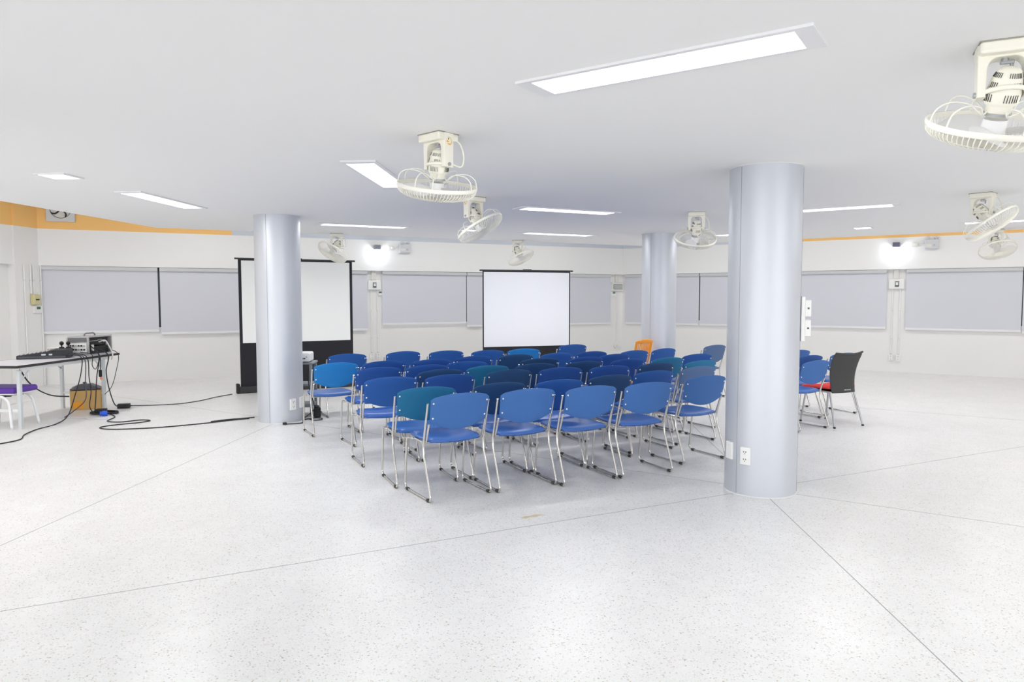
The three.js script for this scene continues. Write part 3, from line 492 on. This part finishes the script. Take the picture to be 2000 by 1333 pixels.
const TONE = { blue: 'blue', deep: 'deep blue', light: 'faded light blue', bright: 'bright sky-blue', teal: 'teal blue', dark: 'dark blue', grey: 'greyish blue' };
for (const [row, list] of ROWS) list.forEach(([x, z, a, tone], i) => chair(x, z, a, tone, `${TONE[tone]} chrome-legged chair, ${ORD[i]} in ${row}`));
chair(3.60, 8.49, 122, 'light', 'blue sled chair left of the black chair, right of nearest column', 'blue chairs right of the nearest column');
chair(3.83, 9.24, 118, 'blue', 'blue sled chair in front of the black chair with red seat', 'blue chairs right of the nearest column');
chair(4.05, 10.17, 118, 'light', 'farthest blue sled chair peeking out right of nearest column', 'blue chairs right of the nearest column');
chair(4.46, 9.62, 114, 'light', 'blue sled chair mostly hidden behind the black mesh back', 'blue chairs right of the nearest column');

{ // black mesh chair with a red seat
  const t = thing('office_chair', 'black mesh-backed chair with red seat right of nearest column', 'chair', null, W3(4.12, 0, 8.74), facing(113));
  const hw = (b) => { const k = [[0, 0.19], [0.15, 0.195], [0.45, 0.21], [0.75, 0.225], [0.92, 0.232], [1, 0.215]]; for (let i = 1; i < k.length; i++) if (b <= k[i][0]) { const f = (b - k[i - 1][0]) / (k[i][0] - k[i - 1][0]); return k[i - 1][1] + (k[i][1] - k[i - 1][1]) * f; } return 0.215; };
  part('backrest', shell((a, b) => { const x = (a - 0.5) * 2, y = 0.415 + 0.5 * b - 0.022 * b ** 6 * (1 - x * x) , u = 0.075 + 0.035 * Math.sin(b * 3.1) - 0.065 * b * b - 0.03 * (1 - x * x) - 0.008 * Math.max(0, b - 0.85) * 6; return V(x * hw(b), y, -u); }, 14, 18, 0.016, 0.5), M.meshBack, t);
  part('top_roll', smoothTube([[-0.21, 0.91, -0.006], [-0.1, 0.9, 0.015], [0, 0.896, 0.024], [0.1, 0.9, 0.015], [0.225, 0.918, -0.006]], 0.013, 24, 8), M.meshBack, t);
  part('seat', shell((a, b) => { const x = (a - 0.5) * 2, v = b, y = 0.462 + 0.012 * x * x - 0.02 * Math.max(0, v - 0.75) * 4 + 0.015 * (1 - v); return V(x * 0.225 * Math.sqrt(1 - (v - 0.5) ** 2 * 0.3), y, -(0.1 + 0.43 * v)); }, 10, 10, 0.05, 0.7), M.red, t);
  part('seat_pan', rbox(0.4, 0.015, 0.36, 0, 0.425, -0.3, 0.006), M.dark, t);
  const leg = (x0, u0, x1, u1) => pipe([[x0, 0.43, -u0], [x1, 0.012, -u1]], 0.011);
  for (const s of [-1, 1]) { part('leg', leg(s * 0.195, 0.1, s * 0.235, -0.02), M.steel, t); part('leg', leg(s * 0.19, 0.48, s * 0.215, 0.54), M.steel, t); for (const u of [-0.02, 0.54]) part('foot', cyl(0.014, 0.016, 0.02, s * (u < 0 ? 0.235 : 0.215), 0.01, -u, 12), M.dark, t); part('side_rail', pipe([[s * 0.195, 0.425, -0.1], [s * 0.19, 0.425, -0.48]], 0.011), M.steel, t); }
  const c = document.createElement('canvas'); c.width = 256; c.height = 48; const x = c.getContext('2d'); x.fillStyle = '#4a4a4a'; x.fillRect(0, 0, 256, 48); x.fillStyle = '#e9eae6'; x.font = 'bold 38px sans-serif'; x.textAlign = 'center'; x.fillText('TNN NO 00', 128, 38, 236);
  const tx = new THREE.CanvasTexture(c); tx.colorSpace = THREE.SRGBColorSpace;
  const lab = part('printed_label', box(0.135, 0.024, 0.002), new THREE.MeshStandardMaterial({ map: tx, roughness: 0.8 }), t, 'small white printed lettering'); lab.position.set(0.03, 0.452, -0.042); lab.rotation.x = 0.0;
}
{ // orange plastic chair
  const t = thing('plastic_chair', 'orange plastic chair with slatted back beside the far column', 'chair', null, W3(2.03, 0, 11.3), facing(135));
  const lean = (y) => 0.02 - (y - 0.45) * 0.2, stile = (x0, x1) => shell((a, b) => { const y = 0.45 + 0.455 * b; return V(x0 + (x1 - x0) * a, y, -lean(y)); }, 2, 8, 0.03, 0.7);
  part('top_rail', shell((a, b) => { const x = (a - 0.5) * 2, y = 0.87 + (0.065 - 0.03 * x * x) * b; return V(x * 0.22, y, -lean(y) + 0.02 * (1 - x * x)); }, 12, 4, 0.022, 0.6), M.orange, t);
  part('stile', stile(-0.22, -0.178), M.orange, t); part('stile', stile(0.178, 0.22), M.orange, t);
  for (let k = 0; k < 9; k++) { const x = -0.15 + k * 0.0375; part('slat', shell((a, b) => { const y = 0.47 + 0.415 * b; return V(x + (a - 0.5) * 0.017, y, -lean(y) + 0.018 * (1 - (x / 0.22) ** 2)); }, 1, 5, 0.012, 0.7), M.orange, t); }
  part('seat', shell((a, b) => { const x = (a - 0.5) * 2; return V(x * 0.22, 0.45 - 0.012 * (1 - x * x), -(0.02 + 0.42 * b)); }, 8, 8, 0.03, 0.6), M.orange, t);
  for (const s of [-1, 1]) for (const [u0, u1] of [[0.04, -0.03], [0.4, 0.45]]) part('leg', pipe([[s * 0.19, 0.45, -u0], [s * 0.215, 0.014, -u1]], 0.017, 0.02, 6), M.orange, t);
}
// ------------------------------------------------------------------ projector on its stand
{
  const t = thing('projector_stand', 'grey metal projector stand behind the left column', 'stand', null, W3(-2.93, 0, 9.72), rad(5));
  for (const x of [-0.22, 0.22]) for (const z of [-0.16, 0.16]) part('leg', box(0.035, 0.7, 0.035, x, 0.35, z), M.stand, t);
  part('top_shelf', rbox(0.5, 0.025, 0.4, 0, 0.7125, 0, 0.005), M.stand, t); part('middle_shelf', rbox(0.46, 0.03, 0.36, 0, 0.42, 0, 0.005), M.stand, t); part('bottom_shelf', rbox(0.46, 0.04, 0.36, 0, 0.14, 0, 0.005), M.stand, t);
  const p = thing('projector', 'white projector on the grey stand behind the left column', 'projector', null, W3(-2.94, 0.725, 9.7), rad(5));
  part('body', rbox(0.44, 0.125, 0.32, 0, 0.0675, 0, 0.025, 4), M.white, p);
  const ports = []; for (let k = 0; k < 9; k++) ports.push(box(0.018, 0.01 + (k % 3) * 0.004, 0.004, -0.02 + k * 0.022, 0.055, 0.161)); part('ports', ports, M.slot, p);
  part('port', cyl(0.006, 0.006, 0.005, 0, 0, 0, 10).rotateX(Math.PI / 2).translate(0.18, 0.075, 0.161), M.slot, p); part('ventilation', [box(0.03, 0.006, 0.004, 0.08, 0.08, 0.161), box(0.03, 0.006, 0.004, 0.04, 0.08, 0.161)], M.slot, p);
  part('foot', [cyl(0.014, 0.014, 0.01, -0.17, 0.006, 0.1, 10), cyl(0.014, 0.014, 0.01, 0.17, 0.006, 0.1, 10), cyl(0.014, 0.014, 0.01, 0, 0.006, -0.1, 10)], M.dark, p);
  const k = thing('cable', 'black power cable coiled behind the left column foot', 'cable', 'cables near the left column'); part('cord', smoothTube([[-2.72, 0.66, -9.5], [-2.7, 0.4, -9.5], [-2.62, 0.12, -9.42], [-2.72, 0.01, -9.3], [-2.6, 0.01, -9.38], [-2.5, 0.01, -9.35], [-2.48, 0.01, -9.25], [-2.56, 0.01, -9.2], [-2.66, 0.01, -9.3], [-2.7, 0.01, -9.22], [-2.66, 0.01, -9.0], [-2.76, 0.01, -8.94], [-2.83, 0.01, -8.92]], 0.007, 110), M.cable, k); part('plug', rbox(0.05, 0.03, 0.035, -2.85, 0.016, -8.92, 0.01), M.dark, k);
  const a = thing('power_adapter', 'black adapter at the foot of the projector stand', 'adapter', null, W3(-2.6, 0, 9.5), 0.4); part('body', rbox(0.09, 0.13, 0.07, 0, 0.066, 0, 0.012), M.dark, a); part('cap', rbox(0.05, 0.03, 0.05, 0, 0.145, 0, 0.01), M.cable, a);
}
// ------------------------------------------------------------------ table with audio gear
const TABLE_TURN = rad(86.6 - 90), HT = 0.78;
{
  const t = thing('folding_table', 'grey-topped folding table with dark edge at the left', 'table', null, W3(-6.225, 0, 9.565), TABLE_TURN);
  part('table_top', box(0.73, 0.024, 2.01, 0, HT - 0.012, 0), M.tableTop, t); part('edge_band', [box(0.012, 0.03, 2.034, 0.371, HT - 0.0145, 0), box(0.012, 0.03, 2.034, -0.371, HT - 0.0145, 0), box(0.73, 0.03, 0.012, 0, HT - 0.0145, 1.011), box(0.73, 0.03, 0.012, 0, HT - 0.0145, -1.011)], M.tableEdge, t);
  part('apron', [box(0.02, 0.05, 1.75, 0.31, HT - 0.052, 0), box(0.02, 0.05, 1.75, -0.31, HT - 0.052, 0)], M.whitePaint, t);
  for (const z of [0.9, -0.72]) {
    for (const x of [-0.31, 0.31]) { part('leg', rbox(0.042, HT - 0.075, 0.042, x, (HT - 0.075) / 2 + 0.012, z, 0.004), M.tableSteel, t); part('leg_cap', box(0.044, 0.015, 0.044, x, 0.0075, z), M.greyPlastic, t); part('brace', pipe([[x, HT - 0.2, z - Math.sign(z) * 0.02], [x, HT - 0.05, z - Math.sign(z) * 0.2]], 0.011, 0.01, 4), M.tableSteel, t); }
    part('stretcher', box(0.58, 0.035, 0.025, 0, 0.225, z), M.whitePaint, t);
  }
}
{ // stool with purple seat
  const t = thing('stool', 'purple padded seat on white arched legs under the table', 'stool', null, W3(-6.3, 0, 8.86), rad(-2));
  part('seat_pad', rbox(0.5, 0.075, 0.44, 0.03, 0.465, 0, 0.035, 5), M.purple, t); part('seat_board', rbox(0.46, 0.02, 0.4, 0.03, 0.421, 0, 0.008), M.offwhite, t);
  for (const z of [0.23, -0.21]) { part('arched_leg', pipe([[-0.27, 0.012, z * 1.08], [-0.2, 0.395, z * 0.9], [0.2, 0.395, z * 0.9], [0.26, 0.012, z * 1.08]], 0.017, 0.13, 8, 8), M.whitePaint, t); for (const x of [-0.27, 0.26]) part('foot_cap', cyl(0.02, 0.021, 0.025, x, 0.0125, z * 1.08, 12), M.greyPlastic, t); }
  part('under_bracket', [box(0.3, 0.03, 0.03, 0, 0.397, 0.1), box(0.3, 0.03, 0.03, 0, 0.397, -0.1), box(0.03, 0.03, 0.4, 0.1, 0.397, 0)], M.dark, t); part('tie_bar', pipe([[0.215, 0.3, 0.21], [0.215, 0.3, -0.19]], 0.008), M.whitePaint, t);
}
{ // silver rack case: open towards the hall, patch field on its near end
  const t = thing('rack_case', 'silver amplifier rack case at the far end of the table', 'rack case', null, W3(-6.07, HT, 10.3), rad(-3.4));
  const w = 0.3, h = 0.27, d = 0.52; // x depth, z length
  part('shell', [box(w, 0.014, d, 0, 0.007, 0), box(w, 0.014, d, 0, h - 0.007, 0), box(0.012, h - 0.028, d, -w / 2 + 0.006, h / 2, 0), box(w, h - 0.028, 0.014, 0, h / 2, -d / 2 + 0.007), box(w, h - 0.028, 0.014, 0, h / 2, d / 2 - 0.007)], M.metalCase, t);
  for (const g of [box(0.022, 0.022, d + 0.012, w / 2, h - 0.006, 0), box(0.022, 0.02, d + 0.012, w / 2, 0.0105, 0), box(0.022, h - 0.04, 0.022, w / 2, h / 2, d / 2), box(0.022, h - 0.04, 0.022, w / 2, h / 2, -d / 2), box(0.022, h - 0.04, 0.022, -w / 2, h / 2, d / 2)]) part('edge_trim', g, M.metalCase, t);
  part('rack_unit', box(0.2, 0.1, d - 0.05, 0.02, 0.075, 0), M.gearBlack, t); part('rack_unit', box(0.18, 0.1, d - 0.05, 0.02, 0.19, 0), M.gearBlack, t);
  part('meter_strip', [box(0.004, 0.005, 0.2, 0.113, 0.2, 0.08), box(0.004, 0.06, 0.008, 0.113, 0.15, -0.2), box(0.004, 0.02, 0.02, 0.113, 0.18, -0.15), box(0.004, 0.004, 0.1, 0.113, 0.21, -0.06)], M.white, t); part('power_socket', box(0.02, 0.09, 0.035, 0.13, 0.105, 0.14), M.offwhite, t);
  part('carry_handle', smoothTube([[0, h, 0.12], [0, h + 0.03, 0.1], [0, h + 0.035, 0], [0, h + 0.03, -0.1], [0, h, -0.12]], 0.01, 20), M.caseTop, t);
  part('patch_panel', box(w - 0.05, 0.13, 0.006, 0, 0.11, d / 2 + 0.003), M.white, t); part('lid_strip', box(w - 0.04, 0.06, 0.01, 0, 0.222, d / 2 + 0.005), M.caseTop, t);
  for (let r = 0; r < 2; r++) for (let k = 0; k < 6; k++) part('jack', cyl(0.011, 0.011, 0.02, 0, 0, 0, 8).rotateX(Math.PI / 2).translate(-0.1 + k * 0.04, 0.085 + r * 0.055, d / 2 + 0.014), (k + r) % 3 ? M.gearBlack : M.steel, t);
}
{ // mixing desk
  const t = thing('mixing_desk', 'black mixing desk lying across the table', 'mixing desk', null, W3(-6.345, HT, 9.705), rad(25));
  const s = new THREE.Shape(); s.moveTo(-0.28, 0); s.lineTo(0.31, 0); s.lineTo(0.31, 0.105); s.lineTo(0.12, 0.1); s.lineTo(0.06, 0.082); s.lineTo(-0.28, 0.034); s.closePath();
  part('body', new THREE.ExtrudeGeometry(s, { depth: 0.36, bevelEnabled: true, bevelSize: 0.006, bevelThickness: 0.006, bevelSegments: 2 }).translate(0, 0.007, -0.18), M.mixer, t);
  const kn = []; for (let i = 0; i < 7; i++) for (let j = 0; j < 6; j++) kn.push(cyl(0.007, 0.008, 0.016, -0.24 + i * 0.048, 0.056 + i * 0.0068, -0.14 + j * 0.055, 8)); part('knobs', kn, M.offwhite, t);
  part('connector', [box(0.05, 0.02, 0.008, 0.02, 0.055, 0.189), box(0.04, 0.02, 0.008, 0.1, 0.055, 0.189)], M.greyPlastic, t); part('side_cheek', box(0.54, 0.026, 0.01, 0.0, 0.022, 0.19), M.mixerLight, t);
}
for (const [x, z, l] of [[-6.243, 9.928, 'left of the two black microphones on the table'], [-6.166, 9.953, 'right of the two black microphones on the table']]) { const t = thing('microphone', l, 'microphone', 'microphones standing on the desk', W3(x, HT + 0.117, z), 0.4); part('stand_base', cyl(0.03, 0.034, 0.014, 0, 0.007, 0, 16), M.dark, t); part('neck', pipe([[0, 0.012, 0], [0.0, 0.05, 0.0]], 0.009), M.cable, t); part('head', new THREE.SphereGeometry(0.028, 16, 12).translate(0, 0.066, 0), M.gearBlack, t); }
{ const t = thing('small_box', 'small brownish box behind the mixing desk', 'box', null, W3(-6.48, HT, 10.15), 0.2); part('body', rbox(0.16, 0.09, 0.1, 0, 0.046, 0, 0.004), M.brownBox, t); part('lid', rbox(0.165, 0.02, 0.105, 0, 0.1, 0, 0.004), M.offwhite, t); }
{ // cardboard box with a bag on top under the table
  const t = thing('cardboard_box', 'brown cardboard box with orange label under the table', 'box', null, W3(-6.13, 0, 10.28), rad(24));
  part('body', box(0.38, 0.27, 0.3, 0, 0.136, 0), M.cardboard, t); part('flap', box(0.385, 0.004, 0.148, 0, 0.273, 0.077), M.cardboard, t); part('flap', box(0.385, 0.004, 0.148, 0, 0.273, -0.077), M.cardboard, t); part('orange_label', box(0.12, 0.085, 0.002, -0.09, 0.07, 0.1512), M.cardLabel, t); part('tape', box(0.004, 0.2, 0.002, 0.07, 0.16, 0.1512), M.brownBox, t);
  const b = thing('plastic_bag', 'crumpled dark plastic bag on the cardboard box', 'bag', null, W3(-6.13, 0.276, 10.28), rad(24)); const q = lattice(16, 77);
  part('bag_sheet', shell((a, c) => { const x = (a - 0.5) * 2, z = (c - 0.5) * 2, n = q(a * 6 + 3, c * 6) - 0.5; return V(x * 0.19, 0.012 + (1 - x * x) * (1 - z * z) * 0.07 + 0.04 * Math.max(0, n), z * 0.15); }, 22, 18, 0.006, 0.8), M.bag, b); part('bag_knot', new THREE.SphereGeometry(0.02, 8, 6).scale(1.4, 0.8, 1).translate(-0.02, 0.095, 0), M.bag, b);
}
function cable(label, pts, r = 0.006, mat = M.cable, n = 90, group = 'cables around the audio table') { const t = thing('cable', label, 'cable', group); part('cord', smoothTube(pts.map(([x, y, z]) => [y > 0.1 && y < 0.82 && x > -5.92 ? Math.max(x, -5.83 + (z - 9.565) * 0.06) : x, y, -z]), r, n, 6), mat, t); return t; }
const R = 0.007;
cable('long black cable looping over the floor to the left column', [[-5.62, R, 9.85], [-5.3, R, 9.5], [-5.2, R, 9.15], [-5.0, R, 9.1], [-4.82, R, 9.25], [-4.68, R, 9.2], [-4.75, R, 9.05], [-4.95, R, 8.9], [-5.05, R, 8.72], [-4.9, R, 8.6], [-4.4, R, 8.68], [-3.95, R, 8.95], [-3.6, R, 9.25], [-3.45, R, 9.35]], R, M.cable, 140);
{ const t = cable('black cable bundle at the left foot of the column', [[-3.86, R, 9.12], [-3.7, R, 9.28], [-3.55, R, 9.36], [-3.42, R, 9.45]], 0.007); }
cable('black cable dropping from the desk and running out left', [[-6.05, 0.83, 9.62], [-5.83, 0.8, 9.66], [-5.8, 0.6, 9.62], [-5.82, 0.3, 9.5], [-5.8, 0.06, 9.3], [-5.74, R, 8.95], [-5.74, R, 8.6], [-5.66, R, 8.25], [-5.52, R, 7.95], [-5.62, R, 7.7], [-5.9, R, 7.65]], R, M.cable, 120);
cable('thin black cable from the adapters towards the left screen', [[-5.6, 0.02, 10.4], [-5.35, R, 10.52], [-5.0, R, 10.65], [-4.82, R, 10.95], [-4.72, R, 11.4], [-4.6, R, 11.72]], 0.006);
cable('black cable from under the table to the cardboard box', [[-6.2, 0.7, 9.0], [-6.3, 0.5, 9.3], [-6.4, 0.32, 9.7], [-6.42, 0.22, 10.0], [-6.35, 0.18, 10.22]], 0.009);
cable('black cable hanging slantwise from rack to floor adapter', [[-5.98, 0.9, 10.2], [-5.86, 0.78, 10.25], [-5.82, 0.55, 10.2], [-5.76, 0.3, 10.2], [-5.68, 0.06, 10.2], [-5.64, 0.03, 10.22]], 0.008);
cable('black cable hanging straight from the rack case', [[-5.95, 0.92, 10.1], [-5.83, 0.8, 10.05], [-5.8, 0.5, 9.98], [-5.78, 0.2, 9.9], [-5.77, 0.03, 9.85]], 0.007);
cable('looped black cable below the mixing desk', [[-6.0, 0.84, 9.95], [-5.84, 0.8, 9.9], [-5.8, 0.66, 9.88], [-5.8, 0.6, 9.95], [-5.82, 0.66, 10.02], [-5.84, 0.8, 10.04], [-5.96, 0.86, 10.1]], 0.005);
cable('crossing black cable from desk to floor coil', [[-6.0, 0.83, 9.8], [-5.86, 0.79, 9.78], [-5.86, 0.5, 9.82], [-5.84, 0.3, 9.85], [-5.76, 0.1, 9.72], [-5.66, 0.012, 9.66]], 0.007);
cable('thin greyish cable beside the cardboard box', [[-6.02, 0.83, 9.74], [-5.87, 0.79, 9.72], [-5.9, 0.45, 9.74], [-5.88, 0.2, 9.72], [-5.92, 0.06, 9.6], [-5.94, R, 9.45]], 0.007, M.cableGrey);
cable('white cable arching out of the rack case', [[-5.93, 0.96, 10.28], [-5.85, 0.98, 10.3], [-5.82, 0.9, 10.34], [-5.83, 0.78, 10.36], [-5.86, 0.7, 10.34]], 0.01, M.cableWhite, 40);
cable('thin black cable by the far table leg', [[-5.93, 0.86, 10.45], [-5.8, 0.78, 10.48], [-5.78, 0.5, 10.42], [-5.82, 0.3, 10.3], [-5.84, 0.22, 10.15]], 0.005);
cable('thin white cable lying on the floor before the coil', [[-6.0, R, 9.4], [-5.7, R, 9.42], [-5.5, R, 9.3], [-5.3, R, 9.35]], 0.005, M.cableWhite, 40);
cable('black cable coil on the floor beside the table', Array.from({ length: 30 }, (_, i) => [-5.6 + Math.cos(i * 0.75) * (0.17 + 0.02 * Math.sin(i)), 0.008 + i * 0.0008, 9.78 + Math.sin(i * 0.75) * (0.13 + 0.02 * Math.cos(i * 1.3))]), 0.007, M.cable, 200);
for (const [x, z, l, w, n] of [[-5.66, 9.82, 'black power adapter inside the floor coil', 0.13, 'power_adapter'], [-5.6, 10.28, 'black power adapter by the far table leg', 0.16, 'power_adapter']]) { const t = thing(n, l, 'adapter', 'adapters on the floor', W3(x, 0, z), 0.3); part('body', rbox(w, 0.065, 0.09, 0, 0.034, 0, 0.008), M.gearBlack, t); part('strain_relief', cyl(0.009, 0.006, 0.04, 0, 0, 0, 8).rotateZ(Math.PI / 2).translate(w / 2 + 0.018, 0.034, 0), M.cable, t); }
{ const t = thing('blue_plug', 'bright blue plug lying on the floor coil', 'plug', null, W3(-5.49, 0, 9.6), 0.5); part('body', cyl(0.035, 0.035, 0.06, 0, 0, 0, 16).rotateZ(Math.PI / 2).translate(0, 0.036, 0), M.bluePlug, t); part('collar', cyl(0.03, 0.026, 0.03, 0, 0, 0, 16).rotateZ(Math.PI / 2).translate(-0.044, 0.036, 0), M.bluePlug, t); }
{ const t = thing('cable_joint', 'black plug joint with orange tip hanging below the rack', 'plug', null, W3(-5.79, 0, 10.05)); part('body', rbox(0.04, 0.1, 0.03, 0, 0.53, 0, 0.01), M.gearBlack, t); part('orange_tip', rbox(0.03, 0.04, 0.025, 0.01, 0.46, 0, 0.008), M.orangeTip, t); part('lead', smoothTube([[0, 0.58, 0], [0.005, 0.66, 0], [0.005, 0.76, 0], [-0.02, 0.81, 0], [-0.1, 0.84, 0]], 0.006, 20), M.cable, t); }
renderer.render(scene, camera);
